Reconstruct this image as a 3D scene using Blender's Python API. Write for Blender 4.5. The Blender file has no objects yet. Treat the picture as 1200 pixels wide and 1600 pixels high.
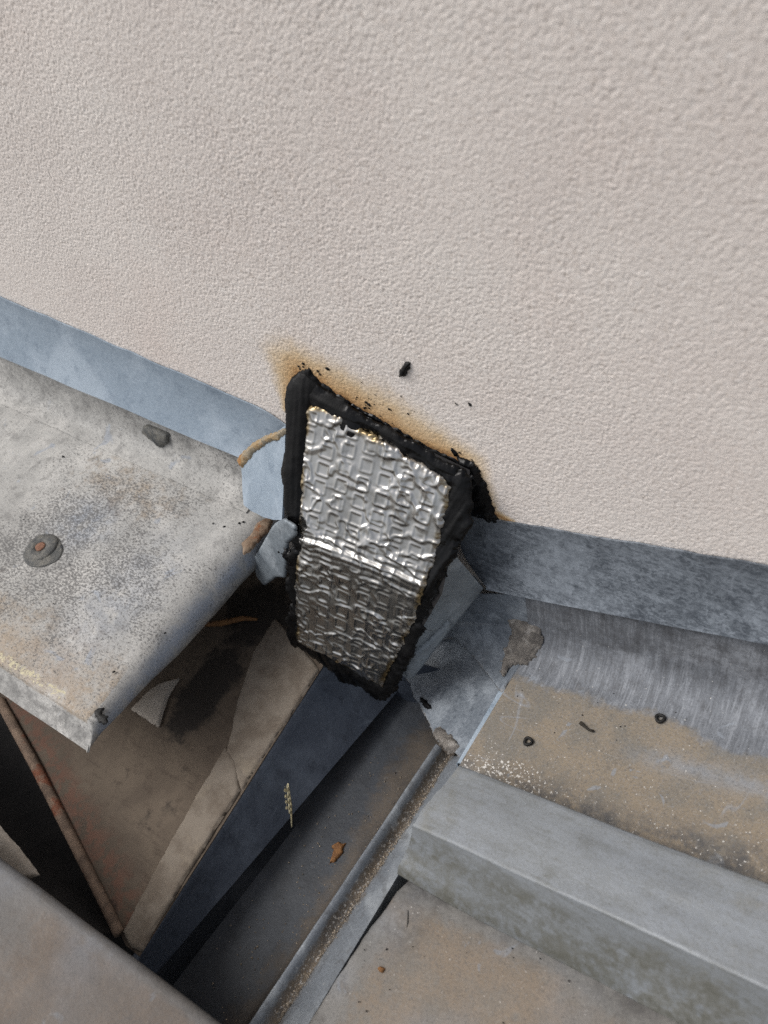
import bpy, math, random
import numpy as np
from mathutils import Matrix, Vector

random.seed(7); np.random.seed(7)
scene = bpy.context.scene
V = lambda *a: np.array(a, float)
unit = lambda v: np.array(v, float) / np.linalg.norm(v)

# ------------------------------------------------------------------ camera
# world: x along the wall, y into the wall (wall face y = 0), z up, metres
FPX, PW, PH = 1200.0, 1200.0, 1600.0
_ex = unit((2000, 600, -FPX)); _ez = -unit((375, 1150, FPX)); _ey = np.cross(_ez, _ex)
RW = np.array([_ex, _ey, _ez])                       # camera (right, down, forward) -> world
CAM = -(RW @ V(0, 0, 1)) * 0.5                       # half a metre from the wall along the view axis
cd = bpy.data.cameras.new('camera'); cam = bpy.data.objects.new('camera', cd)
scene.collection.objects.link(cam); scene.camera = cam
cd.sensor_fit = 'VERTICAL'; cd.sensor_height = 36; cd.lens = 36 * FPX / PH
cd.clip_start = 0.01; cd.clip_end = 400
_r, _u, _b = RW @ V(1, 0, 0), RW @ V(0, -1, 0), RW @ V(0, 0, -1)
m4 = Matrix.Identity(4)
for i in range(3):
    m4[i][0], m4[i][1], m4[i][2], m4[i][3] = _r[i], _u[i], _b[i], CAM[i]
cam.matrix_world = m4
cd.dof.use_dof = True; cd.dof.focus_distance = 0.47; cd.dof.aperture_fstop = 9.0

# ------------------------------------------------------------------ light: bright haze, soft sun from the left
to_sun = unit((-0.46, -0.32, 0.83))
w = bpy.data.worlds.new('World'); scene.world = w; w.use_nodes = True
nt = w.node_tree; bg = nt.nodes['Background']
sky = nt.nodes.new('ShaderNodeTexSky'); sky.sky_type = 'NISHITA'; sky.sun_disc = False
sky.sun_elevation = math.asin(to_sun[2]); sky.sun_rotation = math.atan2(to_sun[0], to_sun[1])
sky.air_density = 1.0; sky.dust_density = 4.0; sky.ozone_density = 1.0
hs = nt.nodes.new('ShaderNodeHueSaturation'); hs.inputs['Saturation'].default_value = 0.4
nt.links.new(sky.outputs[0], hs.inputs['Color']); nt.links.new(hs.outputs[0], bg.inputs[0])
bg.inputs[1].default_value = 0.12
sd = bpy.data.lights.new('sun', 'SUN'); sd.energy = 1.4; sd.angle = math.radians(34); sd.color = (1, 0.975, 0.945)
sun = bpy.data.objects.new('sun', sd); scene.collection.objects.link(sun)
sun.rotation_euler = Vector(to_sun).to_track_quat('Z', 'Y').to_euler()
scene.view_settings.view_transform = 'Standard'; scene.view_settings.look = 'None'
scene.view_settings.exposure = 0.25; scene.view_settings.gamma = 1.0
scene.render.engine = 'CYCLES'
cy = scene.cycles; cy.max_bounces = 5; cy.diffuse_bounces = 3; cy.glossy_bounces = 3; cy.transmission_bounces = 0; cy.transparent_max_bounces = 2
cy.use_adaptive_sampling = True; cy.adaptive_threshold = .01; cy.use_denoising = False; cy.caustics_reflective = False

# ------------------------------------------------------------------ geometry helpers
def ray(px, py):
    return RW @ V((px - 600) / FPX, (py - 800) / FPX, 1.0)
class Plane:
    def __init__(s, p, n):
        s.p = np.array(p, float); s.n = unit(n)
        if s.n @ (CAM - s.p) < 0: s.n = -s.n
        a = V(1, 0, 0) - s.n * s.n[0]
        s.a = unit(a); s.b = np.cross(s.n, s.a)
    def at(s, px, py):
        d = ray(px, py); return CAM + d * (((s.p - CAM) @ s.n) / (d @ s.n))
    def local(s, px, py):
        q = s.at(px, py) - s.p; return V(q @ s.a, q @ s.b)
    def world(s, A, B, H):
        A, B, H = np.asarray(A), np.asarray(B), np.asarray(H)
        return s.p + A[..., None] * s.a + B[..., None] * s.b + H[..., None] * s.n
class Fold:
    """two planes meeting in a rounded crease; unrolled coordinates a (along), b (across, + is lower)"""
    def __init__(s, up, lo, c0, c1, r):
        s.up, s.lo, s.c0, s.r = up, lo, c0, r
        s.e = unit(c1 - c0); s.c1 = c1
        s.du = np.cross(s.e, up.n); s.dl = np.cross(s.e, lo.n)
        if s.du[2] < 0: s.du = -s.du
        if s.dl[2] > 0: s.dl = -s.dl
    def local(s, px, py):
        q = s.up.at(px, py) - s.c0
        if q @ s.du >= 0: return V(q @ s.e, -(q @ s.du))
        q = s.lo.at(px, py) - s.c0
        return V(q @ s.e, q @ s.dl)
    def world(s, A, B, H):
        A, B, H = np.asarray(A), np.asarray(B), np.asarray(H)
        q = np.sqrt(B * B + s.r ** 2); pos = .5 * (B + q) - s.r * .5; neg = .5 * (q - B) - s.r * .5
        t = .5 * (1 + B / q)
        n = s.up.n * (1 - t)[..., None] + s.lo.n * t[..., None]
        n = n / np.linalg.norm(n, axis=-1, keepdims=True)
        return s.c0 + A[..., None] * s.e + neg[..., None] * s.du + pos[..., None] * s.dl + H[..., None] * n

class SurfZ:
    """a height surface z = f(x, y)"""
    def __init__(s, f): s.f = f
    def local(s, px, py):
        d = ray(px, py); lo, hi = .15, 1.2
        for i in range(40):
            m = .5 * (lo + hi); q = CAM + d * m
            if q[2] > float(s.f(q[0], q[1])): lo = m
            else: hi = m
        return (CAM + d * lo)[:2]
    def world(s, A, B, H):
        A, B, H = np.asarray(A), np.asarray(B), np.asarray(H); e = .0008
        z = s.f(A, B); fx = (s.f(A + e, B) - s.f(A - e, B)) / (2 * e); fy = (s.f(A, B + e) - s.f(A, B - e)) / (2 * e)
        n = np.stack([-fx, -fy, np.ones_like(fx)], -1); n = n / np.linalg.norm(n, axis=-1, keepdims=True)
        return np.stack([A, B, z], -1) + H[..., None] * n
    def at(s, px, py):
        q = s.local(px, py); return V(q[0], q[1], float(s.f(q[0], q[1])))

def _hash(ix, iy, seed):
    h = (ix.astype(np.int64) * 374761393 + iy.astype(np.int64) * 668265263 + seed * 982451653) & 0xffffffff
    h = ((h ^ (h >> 13)) * 1274126177) & 0xffffffff
    return ((h ^ (h >> 16)) & 0xffff) / 65535.0
def vnoise(x, y, seed=0):
    x = np.asarray(x, float); y = np.asarray(y, float)
    ix, iy = np.floor(x), np.floor(y); fx, fy = x - ix, y - iy
    fx = fx * fx * (3 - 2 * fx); fy = fy * fy * (3 - 2 * fy)
    g = lambda a, b: _hash(ix + a, iy + b, seed)
    return (g(0, 0) * (1 - fx) + g(1, 0) * fx) * (1 - fy) + (g(0, 1) * (1 - fx) + g(1, 1) * fx) * fy
def fbm(x, y, seed=0, octs=4):
    x = np.asarray(x, float); y = np.asarray(y, float)
    r, a, t = 0, 1, 0
    for o in range(octs):
        r = r + a * vnoise(x * 2 ** o + 7.3 * o, y * 2 ** o - 3.1 * o, seed + o); t += a; a *= .5
    return r / t * 2 - 1
def sstep(a, b, x):
    t = np.clip((np.asarray(x, float) - a) / (b - a), 0, 1); return t * t * (3 - 2 * t)

def link(o, parent=None):
    scene.collection.objects.link(o)
    if parent is not None: o.parent = parent
    return o
def tag(o, label=None, cat=None, group=None, kind=None):
    if label: o['label'] = label
    if cat: o['category'] = cat
    if group: o['group'] = group
    if kind: o['kind'] = kind
    return o
def empty(name, loc=(0, 0, 0)):
    o = bpy.data.objects.new(name, None); o.empty_display_size = .02
    return link(o)
def mesh(name, verts, faces, mat, parent=None, smooth=True, attrs=None):
    me = bpy.data.meshes.new(name)
    if isinstance(faces, np.ndarray):
        me.vertices.add(len(verts)); me.vertices.foreach_set('co', np.asarray(verts, np.float32).ravel())
        n_ = len(faces); me.loops.add(n_ * 4); me.polygons.add(n_)
        me.loops.foreach_set('vertex_index', faces.astype(np.int32).ravel())
        me.polygons.foreach_set('loop_start', np.arange(0, n_ * 4, 4, dtype=np.int32))
        me.update(calc_edges=True)
    else: me.from_pydata([tuple(v) for v in np.asarray(verts, float).tolist()], [], faces)
    if attrs:
        for k, a in attrs.items():
            at = me.attributes.new(k, 'FLOAT', 'POINT'); at.data.foreach_set('value', np.asarray(a, float).ravel().astype(np.float32))
    if smooth: me.polygons.foreach_set('use_smooth', np.ones(len(me.polygons), bool))
    me.materials.append(mat); me.update()
    return link(bpy.data.objects.new(name, me), parent)
def grid(name, P, mat, parent=None, thick=0.0, attrs=None, smooth=True):
    """P: (nu, nv, 3) surface; thick: closed slab on the side away from the camera"""
    nu, nv = P.shape[:2]
    I = np.arange(nu * nv).reshape(nu, nv)
    q = np.stack([I[:-1, :-1], I[1:, :-1], I[1:, 1:], I[:-1, 1:]], -1).reshape(-1, 4)
    du = np.gradient(P, axis=0); dv = np.gradient(P, axis=1); N = np.cross(du, dv)
    N /= np.linalg.norm(N, axis=-1, keepdims=True) + 1e-12
    c = (P.reshape(-1, 3).mean(0) - CAM)
    if (N.reshape(-1, 3).mean(0) @ c) > 0: q = q[:, ::-1]; N = -N
    verts = P.reshape(-1, 3); faces = q.tolist() if thick else np.ascontiguousarray(q)
    at = {k: np.asarray(a, float).reshape(-1) for k, a in (attrs or {}).items()}
    if thick:
        n0 = len(verts); verts = np.concatenate([verts, (P - N * thick).reshape(-1, 3)])
        faces += (q[:, ::-1] + n0).tolist()
        rim = list(I[:, 0]) + list(I[-1, 1:]) + list(I[-2::-1, -1]) + list(I[0, -2:0:-1])
        for k in range(len(rim)):
            a, b = int(rim[k]), int(rim[(k + 1) % len(rim)]); faces.append([a, b, b + n0, a + n0])
        at = {k: np.concatenate([a, a]) for k, a in at.items()}
    o = mesh(name, verts, faces, mat, parent, smooth, at)
    if thick:
        try: o.data.set_sharp_from_angle(angle=math.radians(50))
        except Exception: pass
    return o
def sdf(A, B, poly):
    """signed distance (+ inside) of points to polygon (n,2)"""
    P = np.stack([A, B], -1); d = np.full(A.shape, 1e9); ins = np.zeros(A.shape, bool)
    n = len(poly)
    for i in range(n):
        p, q = poly[i], poly[(i + 1) % n]; e = q - p
        t = np.clip(((P - p) @ e) / (e @ e + 1e-15), 0, 1)
        d = np.minimum(d, np.linalg.norm(P - p - t[..., None] * e, axis=-1))
        c = ((p[1] > B) != (q[1] > B)) & (A < (q[0] - p[0]) * (B - p[1]) / (q[1] - p[1] + 1e-15) + p[0])
        ins ^= c
    return np.where(ins, d, -d)
def blob(name, surf, poly, mat, parent=None, res=.0012, h=.002, wid=.003, jag=.001, jfreq=250., hfun=None, seed=1, attrs=None, lift=0.0, sink=.0006, slab=0.0):
    """a thick layer lying on a surface: outline given in photo points, rough edge, height falls to the edge"""
    L = np.array([surf.local(*p) for p in poly])
    lo, hi = L.min(0) - 3 * jag - res * 2, L.max(0) + 3 * jag + res * 2
    A, B = np.meshgrid(np.arange(lo[0], hi[0], res), np.arange(lo[1], hi[1], res), indexing='ij')
    s = sdf(A, B, L) + jag * (fbm(A * jfreq, B * jfreq, seed, 4) * 1.6 + .35 * fbm(A * jfreq * 6, B * jfreq * 6, seed + 50, 3))
    keep = s > -res * 1.5
    gA, gB = np.gradient(s, res); g2 = gA * gA + gB * gB + .05
    out = (s < 0) & keep
    A = np.where(out, A - np.clip(s / g2, -1.6 * res, 0) * gA, A); B = np.where(out, B - np.clip(s / g2, -1.6 * res, 0) * gB, B)
    H = np.where(s > 0, h * (1 - np.exp(-np.maximum(s, 0) / wid)), -sink)
    if hfun is not None: H = H + np.where(s > 0, 1, .0) * hfun(A, B, s)
    W = surf.world(A, B, H + lift)
    nu, nv = A.shape; I = np.arange(nu * nv).reshape(nu, nv)
    q = np.stack([I[:-1, :-1], I[1:, :-1], I[1:, 1:], I[:-1, 1:]], -1).reshape(-1, 4)
    q = q[keep.reshape(-1)[q].all(1)]
    used = np.unique(q); mp = np.zeros(nu * nv, int); mp[used] = np.arange(len(used))
    q = mp[q]; W = W.reshape(-1, 3)[used]
    if len(q):
        f = q[0]; nn = np.cross(W[f[1]] - W[f[0]], W[f[2]] - W[f[0]])
        if nn @ (W[f[0]] - CAM) > 0: q = q[:, ::-1]
    at = {k: fn(A, B, s).reshape(-1)[used] for k, fn in (attrs or {}).items()}
    o = mesh(name, W, q.tolist(), mat, parent, True, at)
    if slab:
        md = o.modifiers.new('thickness', 'SOLIDIFY'); md.thickness = slab; md.offset = -1
    return o
def tube(name, pts, rad, mat, parent=None, seg=10, cap=True):
    pts = [np.array(p, float) for p in pts]; rad = rad if hasattr(rad, '__len__') else [rad] * len(pts)
    vs, fs = [], []
    up = V(.13, .21, .97)
    for i, p in enumerate(pts):
        d = unit(pts[min(i + 1, len(pts) - 1)] - pts[max(i - 1, 0)])
        a = unit(np.cross(d, up)); b = np.cross(d, a)
        for k in range(seg):
            t = 2 * math.pi * k / seg; vs.append(p + rad[i] * (math.cos(t) * a + math.sin(t) * b))
    for i in range(len(pts) - 1):
        for k in range(seg):
            fs.append([i * seg + k, i * seg + (k + 1) % seg, (i + 1) * seg + (k + 1) % seg, (i + 1) * seg + k])
    if cap: fs += [list(range(seg))[::-1], [(len(pts) - 1) * seg + k for k in range(seg)]]
    return mesh(name, vs, fs, mat, parent)

# ------------------------------------------------------------------ material helpers
def srgb(r, g, b):
    f = lambda c: (c / 255 / 12.92) if c <= 10 else ((c / 255 + .055) / 1.055) ** 2.4
    return (f(r), f(g), f(b), 1)
class Mat:
    def __init__(s, name):
        s.m = bpy.data.materials.new(name); s.m.use_nodes = True; s.nt = s.m.node_tree
        s.b = s.nt.nodes['Principled BSDF']; s.tc = s.nt.nodes.new('ShaderNodeTexCoord').outputs['Object']
    def new(s, t, **k):
        n = s.nt.nodes.new(t)
        for a, v in k.items(): setattr(n, a, v)
        return n
    def put(s, sock, v):
        if isinstance(v, bpy.types.NodeSocket): s.nt.links.new(v, sock)
        else: sock.default_value = v
    def co(s, stretch=None, rot=(0, 0, 0), off=(0, 0, 0)):
        if stretch is None and off == (0, 0, 0): return s.tc
        n = s.new('ShaderNodeMapping'); s.put(n.inputs['Vector'], s.tc)
        n.inputs['Scale'].default_value = stretch or (1, 1, 1); n.inputs['Rotation'].default_value = rot; n.inputs['Location'].default_value = off
        return n.outputs[0]
    def noise(s, scale, detail=3, rough=.55, stretch=None, rot=(0, 0, 0), dist=0.0, off=(0, 0, 0)):
        n = s.new('ShaderNodeTexNoise'); s.put(n.inputs['Vector'], s.co(stretch, rot, off))
        n.inputs['Scale'].default_value = scale; n.inputs['Detail'].default_value = detail
        n.inputs['Roughness'].default_value = rough; n.inputs['Distortion'].default_value = dist
        return n.outputs[0]
    def voro(s, scale, feature='F1', out='Distance', rnd=1.0, stretch=None, off=(0, 0, 0), rot=(0, 0, 0), dims='3D'):
        n = s.new('ShaderNodeTexVoronoi', feature=feature); n.voronoi_dimensions = dims; s.put(n.inputs['Vector'], s.co(stretch, rot, off))
        n.inputs['Scale'].default_value = scale; n.inputs['Randomness'].default_value = rnd
        return n.outputs[out]
    def rng(s, v, a, b, c=0.0, d=1.0, smooth=True):
        n = s.new('ShaderNodeMapRange'); n.interpolation_type = 'SMOOTHSTEP' if smooth else 'LINEAR'
        s.put(n.inputs[0], v); n.inputs[1].default_value = a; n.inputs[2].default_value = b
        n.inputs[3].default_value = c; n.inputs[4].default_value = d
        return n.outputs[0]
    def math(s, op, a, b=0.0):
        n = s.new('ShaderNodeMath', operation=op); s.put(n.inputs[0], a); s.put(n.inputs[1], b); return n.outputs[0]
    def mul(s, *a):
        r = a[0]
        for x in a[1:]: r = s.math('MULTIPLY', r, x)
        return r
    def add(s, *a):
        r = a[0]
        for x in a[1:]: r = s.math('ADD', r, x)
        return r
    def attr(s, name):
        n = s.new('ShaderNodeAttribute'); n.attribute_name = name; return n.outputs['Fac']
    def mix(s, a, b, f):
        n = s.new('ShaderNodeMix', data_type='RGBA'); n.clamp_factor = True
        s.put(n.inputs[0], f); s.put(n.inputs[6], a); s.put(n.inputs[7], b); return n.outputs[2]
    def bump(s, hgt, dist=.001, strength=1.0, prev=None):
        n = s.new('ShaderNodeBump'); n.inputs['Strength'].default_value = strength; n.inputs['Distance'].default_value = dist
        s.put(n.inputs['Height'], hgt)
        if prev is not None: s.put(n.inputs['Normal'], prev)
        return n.outputs[0]
    def done(s, col, rough=.6, metal=0.0, nrm=None, spec=.5):
        s.put(s.b.inputs['Base Color'], col); s.put(s.b.inputs['Roughness'], rough); s.put(s.b.inputs['Metallic'], metal)
        s.b.inputs['Specular IOR Level'].default_value = spec
        if nrm is not None: s.put(s.b.inputs['Normal'], nrm)
        return s.m

# ---- stucco
def mat_stucco():
    M = Mat('stucco')
    big = M.noise(7, 4, .6); g = M.noise(420, 3, .7)
    col = M.mix(srgb(226, 217, 210), srgb(234, 227, 220), M.rng(big, .3, .7))
    col = M.mix(col, srgb(231, 213, 202), M.mul(M.rng(M.noise(9, 4, .6, off=(2, 1, 1)), .45, .8), .3))
    col = M.mix(col, srgb(240, 236, 231), M.mul(M.rng(g, .55, .70), .5))
    col = M.mix(col, srgb(196, 186, 177), M.mul(M.rng(g, .46, .32), .75))
    st = M.attr('stain'); nz = M.noise(42, 5, .65, dist=.3); n2 = M.noise(150, 4, .6)
    sv = M.add(st, M.mul(M.math('SUBTRACT', nz, .5), .5), M.mul(M.math('SUBTRACT', n2, .5), .25))
    col = M.mix(col, srgb(216, 188, 142), M.mul(M.rng(sv, .10, .75), M.rng(st, .0, .3), .75))
    col = M.mix(col, srgb(192, 148, 92), M.mul(M.rng(sv, .5, 1.15), M.rng(st, .1, .5), .7))
    col = M.mix(col, srgb(136, 88, 46), M.mul(M.rng(sv, .95, 1.35), .7))
    return M.done(col, .92, 0, M.bump(M.noise(1700, 2, .6), .00022, .8), .2)
# ---- weathered zinc, several characters
ZK = .90
def zinc(name, base, lite, dark, sc=18, metal=.15, rough=.55, tan=None, tan2=None, speck=0, scratch=0, mottle=0, brush=None, brush_amt=.0, white=0, blue=None, crust=None, bumpd=.0003):
    dim = lambda c: c if c is None else (c[0] * ZK, c[1] * ZK, c[2] * ZK, 1)
    base, lite, dark, tan, tan2, blue, crust = map(dim, (base, lite, dark, tan, tan2, blue, crust))
    M = Mat(name)
    a = M.noise(sc, 5, .62, dist=.4); b = M.noise(sc * 4.3, 4, .6, dist=.2); f = M.noise(900, 2, .6); g = M.noise(260, 3, .65)
    col = M.mix(base, lite, M.rng(a, .45, .68))
    col = M.mix(col, dark, M.mul(M.rng(b, .5, .72), .55))
    if brush is not None:
        s1 = M.noise(60, 4, .7, stretch=brush); s2 = M.noise(180, 3, .7, stretch=brush)
        col = M.mix(col, lite, M.mul(M.rng(M.add(s1, M.mul(s2, .6)), .80, .96), brush_amt))
        col = M.mix(col, dark, M.mul(M.rng(M.add(s1, M.mul(s2, .6)), .80, .64), brush_amt * .6))
    if tan is not None:
        t = M.attr('tan')
        k = M.rng(M.add(t, M.mul(M.math('SUBTRACT', b, .5), .9), M.mul(M.math('SUBTRACT', g, .5), .5)), .3, .8)
        tc = M.mix(tan, tan2 or tan, M.rng(M.noise(sc * 1.7, 5, .65, off=(3, 1, 2)), .4, .65))
        col = M.mix(col, tc, k)
    if blue is not None:
        col = M.mix(col, blue, M.mul(M.attr('blue'), M.rng(b, .25, .6)))
        col = M.mix(col, blue, M.mul(M.rng(M.noise(sc * 2.2, 3, .5, dist=1.0, off=(9, 4, 1)), .66, .70), .6))
    if mottle:
        col = M.mix(col, lite, M.mul(M.rng(M.noise(430, 3, .65, stretch=(.7, 1, 1.2), dist=.6, off=(6, 6, 1)), .47, .55), M.rng(a, .25, .6, .35, 1.0), mottle))
    if scratch:
        v = M.math('ABSOLUTE', M.math('SUBTRACT', M.noise(26, 2, .4, stretch=(1, .25, .5), rot=(.3, .2, .6)), .5))
        v2 = M.math('ABSOLUTE', M.math('SUBTRACT', M.noise(30, 2, .4, stretch=(.22, 1, .5), rot=(.1, .4, -.4), off=(5, 2, 1)), .5))
        sm = M.add(M.rng(v, .006, .0), M.rng(v2, .005, .0))
        col = M.mix(col, lite, M.mul(sm, M.rng(M.noise(30, 3), .5, .62), scratch))
    mc = M.noise(760, 3, .75, off=(8, 3, 5)); mc2 = M.noise(1050, 2, .6, off=(1, 5, 9))
    col = M.mix(col, dark, M.mul(M.rng(mc, .50, .66), .38)); col = M.mix(col, lite, M.mul(M.rng(mc2, .52, .68), .32))
    # grime
    col = M.mix(col, dark, M.mul(M.attr('grime_shade'), M.rng(M.add(M.mul(b, .6), M.mul(g, .7)), .45, .85)))  # mask carries dirt and, on some parts, painted shade
    if speck:
        pm = M.add(M.attr('speck'), M.rng(M.noise(14, 4, .6, off=(1, 7, 3)), .45, .70, 0, .5))
        sp = M.rng(M.add(M.noise(620, 3, .75, stretch=(.8, 1.25, 1), rot=(0, 0, .5)), M.mul(pm, .12)), .58, .72)
        col = M.mix(col, srgb(78, 77, 77), M.mul(sp, speck))
        pt = M.rng(M.noise(700, 1, .5, off=(4, 4, 4)), .72, .76)
        col = M.mix(col, srgb(52, 48, 46), M.mul(pt, speck * .8))
    if white:
        ws = M.rng(M.add(M.noise(620, 2, .6, off=(2, 8, 8)), M.mul(M.attr('white'), .15)), .72, .76)
        col = M.mix(col, srgb(212, 210, 205), M.mul(ws, white))
    if crust is not None:
        ck = M.rng(M.add(M.attr('crust'), M.mul(M.math('SUBTRACT', M.noise(330, 5, .8), .5), 2.6)), .62, .74)
        col = M.mix(col, crust, ck)
    rg = M.rng(a, .3, .7, rough - .08, rough + .12)
    nrm = M.bump(M.add(M.mul(f, .25), M.mul(g, .6), M.mul(b, 1.5)), bumpd, .8)
    return M.done(col, rg, metal, nrm, .4)

m_wall = mat_stucco()
m_left = zinc('zinc_lichen_cream', srgb(178, 177, 173), srgb(206, 204, 199), srgb(118, 117, 115), 20, .05, .7, tan=srgb(172, 156, 136), tan2=srgb(164, 152, 136), speck=.76, blue=srgb(156, 165, 178), crust=srgb(206, 198, 168), white=.4)
m_lflash = zinc('zinc_pale_blue', srgb(146, 161, 175), srgb(172, 185, 197), srgb(116, 131, 147), 22, .15, .55, scratch=.3, mottle=.35)
m_rflash = zinc('zinc_slate', srgb(102, 109, 117), srgb(152, 160, 169), srgb(66, 72, 80), 26, .25, .45, brush=(.35, 1, 6), brush_amt=.6, scratch=.6, mottle=.75)
m_rup = zinc('zinc_tan_upper', srgb(116, 120, 126), srgb(152, 156, 162), srgb(78, 79, 82), 24, .0, .72, tan=srgb(143, 131, 114), tan2=srgb(126, 120, 110), speck=.45, brush=(6, .5, .5), brush_amt=.7, scratch=.5, white=.9, blue=srgb(146, 153, 162))
m_rlow = zinc('zinc_tan_lower', srgb(112, 110, 106), srgb(132, 130, 127), srgb(74, 72, 70), 22, .1, .6, tan=srgb(126, 113, 98), tan2=srgb(116, 109, 100), speck=.4, scratch=.3, white=.35, blue=srgb(134, 139, 146))
m_cap = zinc('zinc_cap', srgb(127, 131, 134), srgb(139, 144, 149), srgb(98, 98, 91), 14, .15, .5, tan=srgb(136, 135, 128), blue=srgb(143, 150, 160), scratch=.1, brush=(.10, 3, 3), brush_amt=.5)
m_near = zinc('zinc_near', srgb(100, 97, 94), srgb(114, 111, 108), srgb(80, 77, 75), 18, .1, .55, tan=srgb(110, 98, 87), tan2=srgb(102, 94, 87), speck=.35, blue=srgb(124, 128, 134), white=.1)
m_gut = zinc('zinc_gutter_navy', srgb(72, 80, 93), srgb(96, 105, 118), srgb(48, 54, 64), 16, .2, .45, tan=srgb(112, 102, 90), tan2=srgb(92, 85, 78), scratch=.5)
m_gfloor = zinc('zinc_gutter_floor', srgb(58, 63, 70), srgb(80, 85, 92), srgb(40, 43, 48), 16, .1, .5, tan=srgb(92, 83, 73), tan2=srgb(72, 66, 60), scratch=.5)  # gutter zinc again, darkened: the deep floor's shade is in the colour
m_lip = zinc('zinc_gutter_lip', srgb(126, 132, 139), srgb(164, 170, 175), srgb(88, 88, 88), 24, .25, .42, tan=srgb(128, 114, 96), tan2=srgb(100, 90, 78), scratch=.4, white=.5)
m_apron = zinc('zinc_apron', srgb(120, 128, 137), srgb(166, 174, 182), srgb(86, 93, 102), 40, .2, .5, scratch=.7, mottle=.4, tan=srgb(136, 130, 122))
m_tsaddle = zinc('zinc_saddle', srgb(132, 141, 148), srgb(164, 172, 178), srgb(98, 104, 110), 44, .25, .45, scratch=.4)

def simple(name, c1, c2, sc=60, rough=.8, metal=0, bd=.0006, c3=None, spec=.4):
    M = Mat(name); n = M.noise(sc, 4, .65); g = M.noise(sc * 6, 3, .6)
    col = M.mix(c1, c2, M.rng(n, .38, .64))
    if c3 is not None: col = M.mix(col, c3, M.rng(M.noise(sc * .6, 4, .6, off=(3, 3, 3)), .55, .66))
    return M.done(col, rough, metal, M.bump(M.add(n, M.mul(g, .5)), bd, .8), spec)
def mat_bitumen():
    M = Mat('bitumen'); n = M.noise(160, 4, .6); g = M.noise(700, 3, .6)
    st = M.noise(120, 3, .6, stretch=(2.5, 2.5, .5))
    col = M.mix((.0018, .0018, .002, 1), (.005, .005, .0054, 1), M.rng(n, .4, .7))
    rg = M.rng(M.add(M.mul(n, .35), M.mul(M.attr('gloss'), -.9)), -.4, .2, .14, .62)
    return M.done(col, rg, 0, M.bump(M.add(M.mul(n, .3), M.mul(g, .15), M.mul(st, .6)), .0006, .8), .22)
def mat_foil():
    M = Mat('foil'); n = M.noise(45, 4, .6); g = M.noise(420, 3, .6)
    col = M.mix((.48, .47, .45, 1), (.33, .325, .31, 1), M.rng(n, .4, .66))
    col = M.mix(col, (.26, .20, .11, 1), M.mul(M.rng(M.attr('edge'), .35, .9), M.rng(M.noise(70, 3), .4, .6)))
    return M.done(col, M.rng(n, .3, .7, .24, .38), 1.0, M.bump(M.add(n, M.mul(g, .1)), .0006, .4))
def mat_lining():
    M = Mat('lining_brown'); n = M.noise(22, 5, .65, dist=.5); b = M.noise(110, 4, .65); f = M.noise(40, 4, .6, stretch=(1, 6, 1), rot=(0, 0, .25))
    col = M.mix(srgb(88, 78, 68), srgb(104, 93, 81), M.rng(n, .38, .66))
    col = M.mix(col, srgb(76, 66, 57), M.mul(M.rng(M.add(M.mul(f, .6), M.mul(b, .4)), .5, .66), .7))
    rs = M.mul(M.attr('red'), M.rng(b, .42, .56))
    col = M.mix(col, srgb(116, 82, 68), M.mul(rs, .65))
    so = M.rng(M.add(M.attr('soot'), M.mul(M.math('SUBTRACT', n, .5), 2.4), M.mul(M.math('SUBTRACT', b, .5), 1.3)), .30, .95)
    col = M.mix(col, srgb(40, 37, 35), M.mul(so, .9))
    return M.done(col, .8, 0, M.bump(M.add(n, b), .0006, .8), .3)
m_bit = mat_bitumen(); m_foil = mat_foil(); m_lining = mat_lining()
m_cream = simple('cream_board', srgb(128, 119, 108), srgb(108, 98, 87), 60, .85, c3=srgb(134, 124, 110))
m_pale = simple('pale_paint', srgb(164, 157, 148), srgb(146, 138, 128), 50, .8)
m_rust = simple('rusty_steel', srgb(140, 120, 104), srgb(112, 96, 84), 90, .85, .1, .0012, srgb(134, 86, 66))
m_solder = simple('old_solder', srgb(146, 136, 118), srgb(160, 136, 100), 120, .7, .1, .001, srgb(150, 110, 66))
m_rustflake = simple('rust_flake', srgb(112, 90, 72), srgb(134, 116, 98), 130, .85, 0, .001, srgb(128, 78, 44))
m_seal = simple('grey_mortar', srgb(122, 117, 111), srgb(96, 92, 88), 190, .85, 0, .0022, srgb(146, 142, 137))
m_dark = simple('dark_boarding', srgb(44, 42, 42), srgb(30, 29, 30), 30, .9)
m_washer = simple('lead_washer', srgb(84, 85, 84), srgb(112, 110, 104), 190, .6, .2, .0012, srgb(70, 72, 74))
m_screw = simple('rusty_screw', srgb(142, 108, 90), srgb(120, 84, 66), 200, .8, .2, .0006)
m_straw = simple('straw', srgb(190, 182, 152), srgb(170, 158, 122), 200, .8)
m_leaf = simple('dry_leaf', srgb(112, 78, 48), srgb(134, 96, 58), 250, .8)
m_white = simple('white_lime', srgb(222, 220, 214), srgb(206, 202, 194), 200, .9)
m_black = simple('black_speck', (.006, .006, .006, 1), (.012, .011, .01, 1), 200, .6)
m_dirt = simple('crumbly_dirt', srgb(150, 138, 122), srgb(178, 166, 150), 300, .95, 0, .001, srgb(118, 104, 88))
m_ground = simple('far_ground', srgb(120, 116, 108), srgb(100, 98, 92), .5, .95)

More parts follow.
